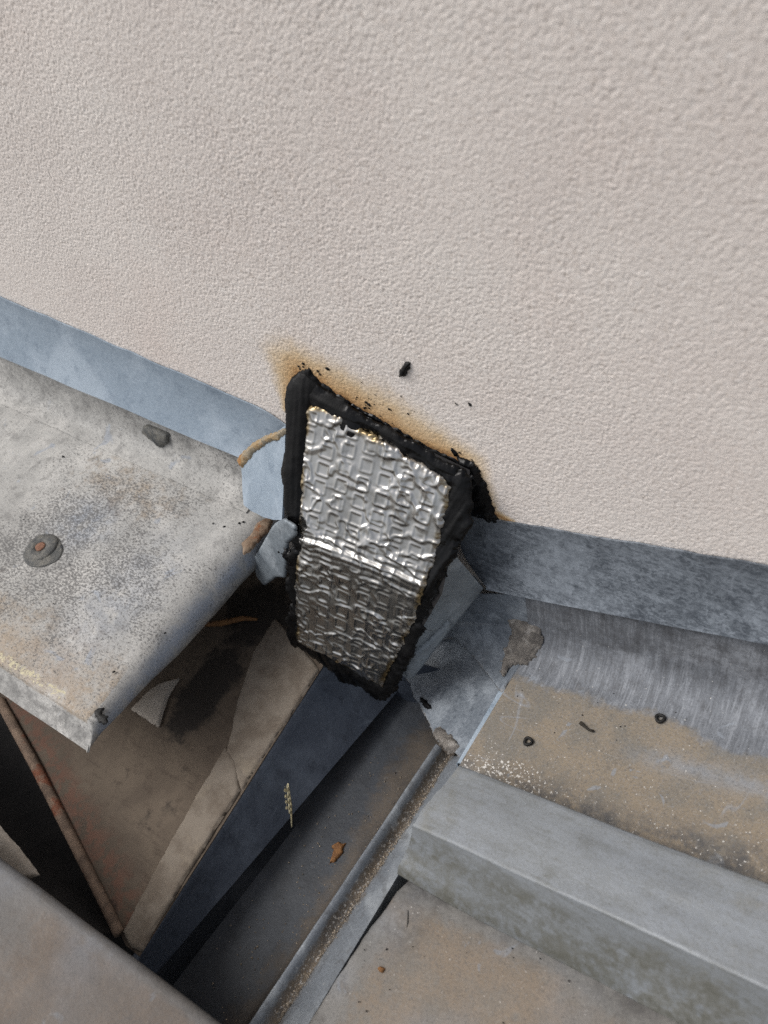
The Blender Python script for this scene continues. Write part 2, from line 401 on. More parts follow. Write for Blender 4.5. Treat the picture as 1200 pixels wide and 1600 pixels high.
# ------------------------------------------------------------------ reference planes
WALL = Plane((0, 0, 0), (0, 1, 0))
def wall(px, py, off=0.0): return Plane((0, -off, 0), (0, 1, 0)).at(px, py)
def lev(px, py, z): return Plane((0, 0, z), (0, 0, 1)).at(px, py)
def aty(px, py, y): return Plane((0, y, 0), (0, 1, 0)).at(px, py)
zl = lambda x: -.0230 - .1518 * np.asarray(x)            # left roof plane, rising to the left
zr = lambda x: -.0944 + .1818 * np.asarray(x)            # right roof plane, rising to the right
PL = Plane((-.1138, -.012, float(zl(-.1138))), (.1518, 0, 1))
PR = Plane((.0927, -.012, float(zr(.0927))), (-.1818, 0, 1))
XL, XR = -1.3, 1.3
def _fr(x, y):          # right roof with the cove up to the wall
    yy = np.clip(np.asarray(y, float) + .034, 0, .0218); return zr(x) + .022 - np.sqrt(np.maximum(.022 ** 2 - yy ** 2, 0))
SR = SurfZ(_fr)
def _fl(x, y):
    return zl(x) + np.interp(y, [-.0215, -.0195, -.0165, -.0135, -.012, -.0095], [0.0012, .0016, .004, .008, .016, .022])
SLF = SurfZ(_fl)
SA1 = SurfZ(lambda x, y: _fr(np.minimum(x, .1), y) - .30 * np.maximum(.1 - np.asarray(x), 0) - .0012)
SA2 = SurfZ(lambda x, y: _fr(np.minimum(x, .1), y) - .36 * np.maximum(.1 - np.asarray(x), 0) - .0030)

# ------------------------------------------------------------------ ground far below, dark boarding under the roof
def ground():
    P = np.zeros((2, 2, 3)); s = 150
    P[0, 0], P[1, 0], P[1, 1], P[0, 1] = (-s, -s, -3), (s, -s, -3), (s, s, -3), (-s, s, -3)
    tag(grid('ground', P, m_ground), kind='structure')
    P = np.zeros((2, 2, 3)); z = -.27
    P[0, 0], P[1, 0], P[1, 1], P[0, 1] = (XL, -.9, z), (XR, -.9, z), (XR, -.002, z), (XL, -.002, z)
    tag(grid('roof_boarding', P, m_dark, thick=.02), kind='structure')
ground()

# ------------------------------------------------------------------ stucco wall
TLp, TRp = wall(470, 600, .003), wall(745, 735, .003)
STUCCO = .000105
def stucco_wall():
    st_ = .00046
    xs = np.concatenate([np.linspace(XL, -.41, 8), np.arange(-.39, .27, st_), np.linspace(.29, XR, 8)])
    zs = np.concatenate([np.linspace(-.8, -.03, 5), np.arange(-.005, .312, st_), np.linspace(.33, 1.8, 10)])
    X, Z = np.meshgrid(xs, zs, indexing='ij')
    def blur(a, s):
        r = int(3 * s) + 1; k = np.exp(-.5 * (np.arange(-r, r + 1) / s) ** 2); k /= k.sum()
        a = sum(np.roll(a, d, 0) * w_ for d, w_ in zip(range(-r, r + 1), k)); a = sum(np.roll(a, d, 1) * w_ for d, w_ in zip(range(-r, r + 1), k))
        return a / a.std()
    rs = np.random.RandomState(4)
    g1, g2, g3 = (blur(rs.normal(0, 1, X.shape), s) for s in (.50, .74, 2.2))
    amp = .75 + .35 * fbm(X * 9, Z * 9, 7, 3)
    grain = np.clip(0.72 * g1 + .68 * g2 + .12 * g3, -1.7, 2.6)
    grain = np.where(grain < -1.0, -1.0 + (grain + 1.0) * 3.2, grain)
    fade = sstep(-.395, -.38, X) * sstep(.275, .262, X) * sstep(-.012, 0, Z) * sstep(.315, .305, Z)
    Y = .0012 * fbm(X * 6, Z * 6, 3, 3) * (np.abs(X) < 1.2) - STUCCO * amp * grain * fade
    # rust halo creeping out above the top edge of the patch
    line = [wall(448, 640), wall(468, 588), wall(500, 600), wall(560, 640), wall(640, 690), wall(720, 722), wall(768, 800), wall(800, 815)]
    L = np.array([[p[0], p[2]] for p in line]); d = np.full(X.shape, 9.)
    reach = np.full(X.shape, .02); rr = [.003, .016, .014, .018, .018, .010, .004, .002]
    for i in range(len(L) - 1):
        e = L[i + 1] - L[i]; q = np.stack([X, Z], -1) - L[i]
        t = np.clip((q @ e) / (e @ e), 0, 1); dd = np.linalg.norm(q - t[..., None] * e, axis=-1)
        r = rr[i] * (1 - t) + rr[i + 1] * t
        reach = np.where(dd < d, r, reach); d = np.minimum(d, dd)
    st = np.clip(1.15 - d / (reach * 2.6), 0, 1.15) ** 1.7
    P = np.stack([X, Y, Z], -1)
    o = empty('stucco_wall')
    grid('render_coat', P, m_wall, o, attrs={'stain': st})
    c = [(x, y, z) for x in (XL, XR) for y in (.004, .25) for z in (-.8, 1.8)]
    mesh('core', c, [[0, 1, 3, 2], [4, 6, 7, 5], [0, 4, 5, 1], [2, 3, 7, 6], [0, 2, 6, 4], [1, 5, 7, 3]], m_wall, o, False)
    tag(o, 'rough cream stucco house wall rising above the zinc flashings', 'wall')
stucco_wall()

# ------------------------------------------------------------------ left roof sheet (capping that ends over the gutter)
def left_sheet():
    root = empty('roof_sheet', (-.07, -.1, -.02))
    tag(root, 'speckled cream zinc roof sheet with a screw, left of the patch', 'roof sheet')
    # across x: flat, then a wide roll down at the gutter edge
    r = .017; xe = -.0830
    th = np.linspace(0, math.radians(118), 16)
    sx = list(np.concatenate([np.linspace(XL, -.55, 8), np.linspace(-.53, xe - r - .0085, 130)])) + list(xe - r + r * np.sin(th))
    dx = [0] * (138) + list(r * (1 - np.cos(th)))
    # along y: from the wall to the front edge, then a folded face
    rf = .003; tf = np.linspace(0, math.radians(86), 6)
    ys = list(np.linspace(-.0125, -.1965, 60)) + list(-.1965 - rf * np.sin(tf)) + list(np.linspace(-.1995, -.2110, 7)[1:])
    dy = [0] * 60 + list(rf * (1 - np.cos(tf))) + list(np.linspace(.003, .0135, 7)[1:])
    X, Y = np.meshgrid(sx, ys, indexing='ij'); DX, DY = np.meshgrid(dx, dy, indexing='ij')
    kk = 1 - .5 * sstep(-.10, -.205, Y); xo = X > xe - r
    X = np.where(xo, xe + .004 * sstep(-.10, -.205, Y) + (X - xe) * kk, X); DX = DX * kk
    Y = Y - .0006 * fbm(X * 30, Y * 2, 5, 2) * (Y < -.19)
    Xs = X - .0487 * (Y + .052) * 0 + sstep(-.2, -.08, X) * (.049 * (Y + .05)) + .0008 * fbm(Y * 70, X * 3, 8, 3) * (DX > .012)
    Z = zl(X) - np.maximum(DX, DY) - .1 * np.minimum(DX, DY) + .0008 * fbm(X * 14, Y * 14, 2, 3) + .0004 * fbm(X * 60, Y * 60, 4, 2)
    P = np.stack([Xs, Y, Z], -1)
    tan = np.clip(sstep(-.11, -.19, Y) * .65 + .55 * np.exp(-((X + .19) ** 2 / .006 + (Y + .05) ** 2 / .0012)), 0, 1) * (DX < .001)
    blue = np.clip(sstep(.001, .010, DX) * 1.0 * sstep(.024, .014, DX) + .9 * np.exp(-((X + .20) ** 2 + (Y + .09) ** 2) / .0004) + .5 * np.exp(-((X + .13) ** 2 / .0006 + (Y + .13) ** 2 / .003)), 0, 1)  # first term paints the bluish sheen along the rolled edge
    grime_shade = np.clip(sstep(.010, .026, DX) * .9 + .6 * sstep(-.024, -.013, Y) + .95 * fbm(X * 16, Y * 16, 31, 4) * (DX < .01), 0, 1)  # rounding shade painted on the roll; darker at the wall; random blotches
    speck = np.clip(.35 + 1.7 * fbm(X * 18, Y * 18, 11, 4) + .5 * np.exp(-((X + .23) ** 2 + (Y + .10) ** 2) / .003) - .6 * sstep(-.13, -.09, X) * sstep(-.12, -.05, Y), 0, 1.3) * (DX < .006) * (DY < .0032)
    tan = tan * (DY < .0032); blue = blue * (DY < .0032); grime_shade = np.where(DY > .0032, .75, grime_shade)  # folded front face set darker than the top
    crust = .72 * np.exp(-((Y + .1945 - .0015 * fbm(X * 60, X * 0, 6, 2)) / .0042) ** 2) * sstep(-.092, -.115, X) * (DY < .002)
    grid('sheet', P, m_left, root, .0012, {'tan': tan, 'blue': blue, 'grime_shade': grime_shade, 'speck': speck, 'crust': crust, 'white': speck * 0})
    # upstand against the wall with a lapped strip
    prof = [(-.030, .0009), (-.0215, .0022), (-.0195, .0028), (-.0165, .0044), (-.0130, .0080), (-.0105, .014), (-.0075, .024), (-.0045, .042)]
    xs = np.concatenate([np.linspace(XL, -.55, 6), np.linspace(-.54, -.100, 150)])
    P = np.zeros((len(xs), len(prof), 3))
    for j, (y, h) in enumerate(prof):
        P[:, j, 0] = xs; P[:, j, 1] = y + (.0012 * fbm(xs * 45, xs * 0, 9, 3) if j < 2 else 0); P[:, j, 2] = zl(xs) + h + .0005 * fbm(xs * 40, xs * 0 + j, 12, 2)
    g = np.tile(np.linspace(.1, .6, len(prof)), (len(xs), 1))  # darker towards the top of the strip
    grid('upstand', P, m_left, root, .0008, {'tan': g * .2, 'grime_shade': g, 'speck': g * 0 + .3, 'blue': g * 0, 'crust': g * 0, 'white': g * 0})
    # screw with lead washer
    c = PL.local(64, 858); SCR = .88
    vs, fs = [], []
    prof = [(.0, .0016), (.0042, .0018), (.0048, .0026), (.0075, .0030), (.0105, .0026), (.0128, .0008), (.0130, -.001)]
    def lathe(name, prof, mat, parent, cx=(0, 0), el=1.0, seed=0, tilt=(0, 0)):
        seg = 28; vs, fs = [], []
        for i, (rad, h) in enumerate(prof):
            for k in range(seg):
                t = 2 * math.pi * k / seg
                rr = SCR * rad * (1 + .14 * float(fbm(math.cos(t) * 1.4 + i * .1, math.sin(t) * 1.4, seed, 2)))
                a, b = rr * math.cos(t) * el + cx[0], rr * math.sin(t) + cx[1]
                vs.append(PL.world(c[0] + a, c[1] + b, h * .75 + tilt[0] * a + tilt[1] * b))
        for i in range(len(prof) - 1):
            for k in range(seg): fs.append([i * seg + k, i * seg + (k + 1) % seg, (i + 1) * seg + (k + 1) % seg, (i + 1) * seg + k][::-1])
        fs.append([k for k in range(seg)])
        return mesh(name, vs, fs, mat, parent)
    pad = lathe('washer', [(.0001, .0005), (.0140, .0006), (.0152, .0004), (.0156, -.001)], m_washer, root, (.0035, -.0008), 1.05, 5)
    wsh = lathe('washer_cup', [(.0, .0008), (.0046, .0009), (.0052, .0019), (.0085, .0021), (.0115, .0016), (.0128, .0006), (.0129, -.001)], m_washer, pad, (-.001, .001), 1.0, 9, (.03, .03))
    lathe('screw_head', [(.0001, .0017), (.0022, .0022), (.0036, .0021), (.0042, .0014), (.0042, .0004)], m_screw, wsh, (-.0015, .0012), 1.0, 2)
    # rust flakes and torn corner
    blob('rust_flake', Plane(PL.p + PL.n * .001, PL.n), [(377, 850), (392, 835), (402, 818), (418, 808), (428, 812), (420, 830), (404, 846), (390, 862), (380, 866)], m_rustflake, root, .0006, .0022, .0012, .0006, 300, seed=3)
    blob('torn_corner', Plane(PL.p - PL.n * .0022, PL.n), [(147, 1112), (154, 1106), (162, 1106), (160, 1114), (168, 1120), (170, 1130), (160, 1134), (152, 1126)], m_black, root, .0005, .0012, .001, .0009, 500, seed=8)
left_sheet()

# ------------------------------------------------------------------ foil patch surface
_cm = aty(565, 885, -.050)
UP = Plane(TLp, np.cross(TRp - TLp, _cm - TLp))
C0, C1 = UP.at(455, 838), UP.at(690, 928)
LO = Plane(C0, np.cross(C1 - C0, aty(545, 1050, -.0800) - C0))
FOLD = Fold(UP, LO, C0, C1, .005)

# ------------------------------------------------------------------ left wall flashing
def left_flashing():
    root = empty('wall_flashing', (-.2, 0, .05))
    tag(root, 'pale blue zinc flashing strip along the wall above the speckled sheet, left of patch', 'flashing')
    t0, t1 = wall(0, 465, .0015), wall(452, 657, .0015); b0, b1 = wall(0, 557, .016), wall(373, 716, .016)
    kt = (t1[2] - t0[2]) / (t1[0] - t0[0]); kb = (b1[2] - b0[2]) / (b1[0] - b0[0])
    n, mrow = 150, 14
    P = np.zeros((n, mrow, 3)); s = np.linspace(0, 1, mrow)
    xt = np.concatenate([np.linspace(XL, -.5, 8), np.linspace(-.49, t1[0], n - 8)]); xb = np.concatenate([np.linspace(XL, -.5, 8), np.linspace(-.49, b1[0], n - 8)])
    zt = t1[2] + kt * (xt - t1[0]); zt = np.minimum(zt, t1[2] + kt * (-.5 - t1[0]) + .17 * (-.5 - xt)) if False else zt
    zb = b1[2] + kb * (xb - b1[0]); zt = np.where(xt < -.45, zb + .075, zt)
    zt = zt + .0012 * fbm(xt * 50, xt * 0, 3, 3)
    rightc = sstep(t1[0] - .035, t1[0], xt)
    zt = zt - .007 * rightc ** 2
    for j in range(mrow):
        t = s[j]
        P[:, j, 0] = xt * (1 - t) + xb * t; P[:, j, 2] = zt * (1 - t) + zb * t
        P[:, j, 1] = -.0016 - .0144 * t ** 1.6 - .0008 * fbm(P[:, j, 0] * 20, P[:, j, 2] * 20, 5, 2)
    # hem at the foot
    hem = P[:, -1:].copy(); hem[:, :, 1] += .003; hem[:, :, 2] -= .0022
    P = np.concatenate([P, hem], 1)
    T = np.tile(np.append(s, 1), (n, 1)); gr = np.clip(1.0 - T * 5 + .8 * fbm(P[..., 0] * 40, P[..., 2] * 40, 2, 3), 0, 1) * .25
    grid('face', P, m_lflash, root, .0012, {'grime_shade': gr})
    # return panel beside the patch, soldered seam over the joint
    q0, q1, q2 = UP.at(446, 664), aty(377, 722, -.0165), UP.at(441, 812)
    Q = Plane(q0, np.cross(q1 - q0, q2 - q0))
    cols = [[(446, 664), (450, 740), (444, 814)], [(410, 690), (415, 745), (415, 806)], [(377, 722), (378, 755), (382, 790)]]
    nn = 24; P = np.zeros((nn, nn, 3))
    top = np.array([(446, 664), (377, 722)], float); mid = np.array([(444, 740), (378, 756)], float); bot = np.array([(441, 813), (381, 790)], float)
    for i in range(nn):
        for j in range(nn):
            u, v = i / (nn - 1), j / (nn - 1)
            a = top[0] * (1 - u) + top[1] * u; m_ = mid[0] * (1 - u) + mid[1] * u; b = bot[0] * (1 - u) + bot[1] * u
            p = (1 - v) ** 2 * a + 2 * v * (1 - v) * (2 * m_ - .5 * (a + b)) + v * v * b
            p[1] += 6 * math.sin(math.pi * u) * v ** 3 + 1.2 * float(fbm(u * 9, 0, 4, 2)) * v
            P[i, j] = Q.at(*p) + Q.n * (.0006 * float(fbm(u * 3, v * 3, 8, 2)))
    grid('return_panel', P, m_lflash, root, .0014, {'grime_shade': np.zeros((nn, nn)) + .08})
    blob('solder_seam', Plane(Q.p + Q.n * .0004, Q.n), [(372, 718), (378, 708), (396, 692), (416, 680), (436, 673), (446, 668), (446, 680), (432, 688), (416, 693), (398, 706), (386, 722), (378, 732)], m_solder, root, .0005, .0028, .0016, .0007, 350, seed=14, hfun=lambda A, B, s: .0007 * fbm(A * 500, B * 500, 3, 3))
    # small lead clip poking out under the strip
    blob('lead_clip', SLF, [(222, 676), (236, 664), (262, 672), (270, 680), (262, 694), (248, 699)], m_washer, root, .0006, .0022, .0008, .0003, 200, seed=2, lift=.0004)
    # loose tab hanging at the end of the return panel
    R = Plane(aty(430, 850, -.052), (.25, .95, -.2))
    poly = [(433, 818), (447, 812), (462, 822), (463, 834), (450, 846), (446, 900), (432, 899), (414, 912), (404, 900), (397, 876), (412, 852), (424, 830)]
    tb = blob('loose_tab', R, poly, m_tsaddle, root, .0007, .0006, .0004, .0002, 200, seed=2, attrs={'grime_shade': lambda A, B, s: A * 0 + .2}, slab=.0012)
    blob('pen_mark', Plane(R.p + R.n * .0006, R.n), [(412, 888), (420, 881), (422, 876), (424, 877), (420, 886), (424, 887), (418, 889), (415, 886), (413, 890)], m_black, tb, .0003, .0009, .0003, .0001, 200, seed=2)
left_flashing()

# ------------------------------------------------------------------ right wall flashing with its folded return
def right_flashing():
    root = empty('wall_flashing', (.2, 0, .0))
    tag(root, 'scratched slate grey zinc flashing strip along the wall, right of the patch', 'flashing')
    t0, t1 = wall(735, 806, .002), wall(1200, 886, .002); b0, b1 = wall(757, 921, .016), wall(1200, 1006, .016)
    kt = (t1[2] - t0[2]) / (t1[0] - t0[0]); kb = (b1[2] - b0[2]) / (b1[0] - b0[0])
    n, mrow = 140, 16; e0 = wall(704, 858, .008)
    s = np.linspace(0, 1, mrow); P = np.zeros((n, mrow, 3)); G = np.zeros((n, mrow))
    fr = np.concatenate([np.linspace(0, .32, n - 10), np.linspace(.34, XR, 10)])
    for j in range(mrow):
        t = s[j]
        # left end: bulges out to the mitre corner beside the patch
        xa = (t0[0] * (1 - t) + b0[0] * t) - .014 * math.sin(math.pi * min(1, t * 1.0)) ** 1
        x = xa + fr
        ztop = t0[2] + kt * (x - t0[0]) + .0010 * fbm(x * 60, x * 0, 31, 3); zbot = b0[2] + kb * (x - b0[0])
        P[:, j, 0] = x; P[:, j, 2] = ztop * (1 - t) + zbot * t
        P[:, j, 1] = -.0018 - .0122 * t ** 1.7 - .0030 * math.sin(math.pi * t) * 0 - .0007 * fbm(x * 18, P[:, j, 2] * 18, 5, 2)
        G[:, j] = np.clip(.5 * fbm(x * 16, P[:, j, 2] * 30, 6, 3) + .25 + .4 * sstep(.2, .45, x), 0, 1)
    h1 = P[:, -1:].copy(); h1[:, :, 1] -= .0010; h1[:, :, 2] -= .0018
    h2 = h1.copy(); h2[:, :, 1] += .0015; h2[:, :, 2] -= .0022
    P = np.concatenate([P, h1, h2], 1); G = np.concatenate([G, G[:, -1:], G[:, -1:]], 1)
    grid('face', P, m_rflash, root, .0012, {'grime_shade': G})
    # return folded out along the gutter, with a rounded nose and a thick hem
    A0, A1 = FOLD.up.at(703, 858), FOLD.lo.at(622, 1052)
    B0, B1 = aty(759, 924, -.0165), lev(646, 1066, -.083)
    n, k = 40, 18; P = np.zeros((n, k, 3))
    for i in range(n):
        u = i / (n - 1); a = A0 * (1 - u) + A1 * u; b = B0 * (1 - u) + B1 * u
        d = b - a; nn = unit(np.cross(d, B1 - B0)); nn = nn if nn @ (CAM - a) > 0 else -nn
        L = np.linalg.norm(d); e = d / L; r = .0055
        for j in range(10): P[i, j] = a + e * (L - r) * j / 9 + nn * .0011 * float(fbm(u * 5, j * .45, 3, 3))
        for j in range(8):
            t = math.radians(20 + 165 * j / 7); P[i, 10 + j] = a + e * (L - r + r * math.sin(t)) + nn * (-r + r * math.cos(t))
    g = np.zeros((n, k)); g[:, 8:] = .25
    grid('return_strip', P, m_tsaddle, root, .0012, {'grime_shade': g})
    HN = Plane((B0 + B1) / 2 + V(0, -.0006, .0009), np.cross(B1 - B0, A1 - A0 + (B0 - A0)))
    T2 = Plane(A1, np.cross(B1 - A1, B0 - B1))
    blob('hem_fold', Plane(T2.p + T2.n * .0005, T2.n), [(631, 1044), (640, 1022), (668, 1003), (700, 970), (708, 974), (690, 1000), (660, 1040), (644, 1060), (634, 1060)], m_tsaddle, root, .0008, .0032, .0018, .0004, 200, seed=12, attrs={'grime_shade': lambda A, B, s: A * 0 + .1})
right_flashing()

# ------------------------------------------------------------------ right roof: upper sheet, batten cap, lower sheet
def upper_sheet():
    root = empty('roof_sheet', (.2, -.06, -.06))
    tag(root, 'tan stained zinc roof sheet between the slate flashing and the batten cap', 'roof sheet')
    xs = np.concatenate([[.0995, .0998, .1003, .1015], np.linspace(.103, .42, 150), np.linspace(.44, XR, 10)])
    dx = np.concatenate([[.0035, .0012, .0004, .0001], np.zeros(160)])
    r = .022; th = np.linspace(0, math.radians(84), 14)
    yy = list(np.linspace(-.150, -.034, 60)) + list(-.034 + r * np.sin(th)) ; hh = [0] * 60 + list(r * (1 - np.cos(th)))
    yy += [-.0110]; hh += [.055]
    X, Y = np.meshgrid(xs, yy, indexing='ij'); H = np.tile(hh, (len(xs), 1)); DX = np.tile(dx[:, None], (1, len(yy)))
    Z = zr(X) + H - DX + .0006 * fbm(X * 16, Y * 16, 21, 3)
    Xs = X + .05 * (Y + .06) * sstep(.16, .1, X)
    tan = np.clip(sstep(-.028, -.050, Y + .010 * fbm(X * 30, Y * 6, 4, 3) + .02 * (X - .2)) * .95 - .35 * sstep(.12, .105, X) * sstep(-.09, -.11, Y), 0, 1)
    grime_shade = np.clip(sstep(-.086, -.104, Y + .012 * fbm(X * 20, Y * 20, 9, 3)) * .85 + .55 * sstep(-.022, -.012, Y) + .35 * sstep(.25, .32, X) * sstep(-.04, -.02, Y), 0, 1)  # darker beside the cap and up the cove
    white = np.clip(.35 * sstep(-.06, -.10, Y) + 1.0 * np.exp(-((X - .125) ** 2 / .0006 + (Y + .102) ** 2 / .0001)), 0, 1)
    blue = .6 * np.exp(-((Y + .062 - .05 * (X - .2)) / .006) ** 2) * sstep(.17, .21, X) * sstep(.3, .26, X)
    grid('sheet', np.stack([Xs, Y, Z], -1), m_rup, root, .0012, {'tan': tan, 'grime_shade': grime_shade, 'white': white, 'blue': blue, 'speck': tan * .3})
    # lump of old mortar at the corner against the flashing
    blob('mortar_lump', SR, [(782, 918), (815, 918), (842, 930), (850, 965), (848, 1000), (838, 1022), (822, 1038), (800, 1042), (784, 1056), (788, 1015), (800, 985), (792, 960)], m_seal, root, .0006, .0038, .004, .0022, 260, seed=19, hfun=lambda A, B, s: .0022 * np.abs(fbm(A * 130, B * 130, 4, 4)) + .0008 * fbm(A * 400, B * 400, 2, 3))
    P2 = Plane(PR.p - PR.n * .0020, PR.n)
    n = 30; P = np.zeros((n, 4, 3))
    for i in range(n):
        u = i / (n - 1); p = np.array((812, 1036)) * (1 - u) + np.array((722, 1192)) * u
        a = PR.at(*p); P[i] = [a + V(.001, 0, -.0018), a + V(-.0035, 0, -.0026), a + V(-.0050, 0, -.0060), a + V(-.005, 0, -.014)]
    z = np.zeros((n, 4))
    grid('drip_edge', P, m_lflash, root, .0008, {'grime_shade': z})
upper_sheet()

def batten_cap():
    root = empty('batten_cap', (.2, -.14, -.05))
    tag(root, 'smooth grey zinc batten cap running along the right roof', 'batten cap')
    prof = [(-.1125, -.004), (-.1140, .012), (-.1150, .0265), (-.1158, .0286), (-.1180, .0294), (-.1360, .0300), (-.1548, .0296), (-.1558, .0292), (-.1564, .0282),
            (-.1620, .0200), (-.1680, .0115), (-.1735, .0035), (-.1760, -.0005), (-.1755, -.0040), (-.1728, -.0070)]
    # resample the profile
    pr = np.array(prof); d = np.concatenate([[0], np.cumsum(np.linalg.norm(np.diff(pr, axis=0), axis=1))]); tt = np.unique(np.concatenate([np.linspace(0, d[-1], 60), d]))
    pr = np.stack([np.interp(tt, d, pr[:, 0]), np.interp(tt, d, pr[:, 1])], 1)
    n = 130; fr = np.concatenate([np.linspace(0, .30, n - 10), np.linspace(.32, XR, 10)])
    # end cut seen at the gutter
    P = np.zeros((n, len(pr), 3)); S = np.zeros((n, len(pr)))
    for j, (y, h) in enumerate(pr):
        x0 = .1085 - .0070 * sstep(-.115, -.156, y) - .0035 * sstep(-.156, -.176, y) + .0007 * float(fbm(y * 300, 0, 7, 3))
        x = x0 + fr
        flare = np.exp(-fr / .035) * sstep(-.164, -.176, y)
        yj = y - .001 * fbm(x * 14, x * 0 + y * 40, 9, 2) + fr * .035 * (1 if y > -.2 else 0) * sstep(0, .3, fr) * .4
        P[:, j, 0] = x; P[:, j, 1] = yj - .006 * flare * 0; P[:, j, 2] = zr(x) + h + .007 * flare + .0006 * fbm(x * 12, x * 0 + y * 60, 3, 2)
        S[:, j] = y
    tan = np.clip(.35 * fbm(P[..., 0] * 20, P[..., 1] * 20, 4, 3) + .25 + .2 * sstep(-.157, -.164, S), 0, 1)
    grime_shade = np.clip(.95 * sstep(-.1555, -.162, S + .003 * fbm(P[..., 0] * 40, S * 40, 3, 2)) * (.85 + .5 * fbm(P[..., 0] * 8, S * 260, 8, 3)) + .5 * sstep(-.171, -.176, S), 0, 1)  # shade of the front face painted in, broken by lengthwise streaks
    blue = np.clip(.8 * fbm(P[..., 0] * 14, P[..., 1] * 14, 14, 2), 0, 1) * (S > -.155)
    grid('cap', P, m_cap, root, .0013, {'tan': tan, 'grime_shade': grime_shade, 'blue': blue})
    # crumbling mortar along the cut end
    EP = Plane(PR.p + PR.n * .006, PR.n + V(-.5, 0, 0))
batten_cap()

def lower_sheet():
    root = empty('roof_sheet', (.2, -.3, -.06))
    tag(root, 'tan stained zinc roof sheet in front of the batten cap', 'roof sheet')
    # left edge leaves a dark gap under the end of the cap
    edge = [(640, 1368), (622, 1392), (608, 1412), (592, 1432), (577, 1448), (560, 1472), (520, 1536), (484, 1594), (440, 1668)]
    E_ = np.array([PR.at(*p) for p in edge])
    ys = np.concatenate([np.linspace(-.150, -.32, 90), np.linspace(-.33, -.85, 12)])
    o = np.argsort(-E_[:, 1]); xe = np.interp(-ys, -E_[o, 1], E_[o, 0])
    fr = np.concatenate([[-.0002, .0004, .0015], np.linspace(.003, .30, 130), np.linspace(.32, XR, 10)])
    X = xe[None, :] + fr[:, None] + .0012 * fbm(ys[None, :] * 120 + 0 * fr[:, None], 0 * fr[:, None] + 0 * ys[None, :], 4, 3) * (fr[:, None] < .01); Y = np.tile(ys, (len(fr), 1))
    D = np.tile(np.concatenate([[.003, .0008, .0001], np.zeros(len(fr) - 3)])[:, None], (1, len(ys)))
    Z = zr(X) - D + .0007 * fbm(X * 14, Y * 14, 51, 3) + .0022 * np.exp(-((X - .103) ** 2 + (Y + .187) ** 2) / .00012) - .0008
    tan = np.clip(.72 + .5 * fbm(X * 12, Y * 12, 9, 3) - .9 * sstep(-.190, -.172, Y + .004 * fbm(X * 40, Y * 4, 3, 2)) - .4 * sstep(.115, .095, X), 0, 1)
    grime_shade = np.clip(.9 * sstep(-.188, -.170, Y + .004 * fbm(X * 40, Y * 4, 3, 2)) + .7 * np.exp(-((X - .112) ** 2 / .0002 + (Y + .196) ** 2 / .0002)), 0, 1)  # first term: shadow gradient below the cap, painted together with dirt at its base
    blue = np.clip(1.3 * fbm(X * 30, Y * 30, 77, 2) - .25, 0, 1) * .6
    grid('sheet', np.stack([X, Y, Z], -1), m_rlow, root, .0012, {'tan': tan, 'grime_shade': grime_shade, 'blue': blue, 'white': tan * .2, 'speck': tan * .25})
    # a crack in the corner
    blob('crack', PR, [(636, 1411), (639, 1412), (640, 1430), (638, 1444), (634, 1456), (636, 1440)], m_black, root, .0004, .0006, .0003, .0002, 500, seed=3)
lower_sheet()

def near_sheet():
    root = empty('roof_sheet', (-.2, -.4, -.02))
    tag(root, 'grey brown zinc sheet in the near corner bridging the gutter', 'roof sheet')
    r = .004; th = np.linspace(math.radians(110), 0, 8)
    ys = list(-.277 - r + r * np.sin(th)) + list(np.linspace(-.283, -.46, 70)) + list(np.linspace(-.48, -.85, 8)); dy = list(r * (1 - np.cos(th))) + [0] * 78
    xs = np.concatenate([np.linspace(XL, -.3, 6), np.linspace(-.29, .088, 130)])
    X, Y = np.meshgrid(xs, ys, indexing='ij'); D = np.tile(dy, (len(xs), 1))
    Z = zl(X) - D + .0009 * fbm(X * 12, Y * 12, 61, 3); Y = Y + .0012 * fbm(X * 12, X * 0, 8, 2) * (D > 0) + .010 * X
    tan = np.clip(.62 + .7 * fbm(X * 10, Y * 10, 3, 3), 0, 1) * sstep(-.276, -.286, Y)
    grime_shade = np.clip(.3 + .6 * fbm(X * 20, Y * 20, 13, 3), 0, 1) * .6
    blue = np.clip(.3 * sstep(-.295, -.282, Y) + fbm(X * 24, Y * 24, 23, 2) * .8, 0, 1)
    grid('sheet', np.stack([X, Y, Z], -1), m_near, root, .0012, {'tan': tan, 'grime_shade': grime_shade, 'blue': blue, 'white': tan * .2, 'speck': tan * .3})
near_sheet()

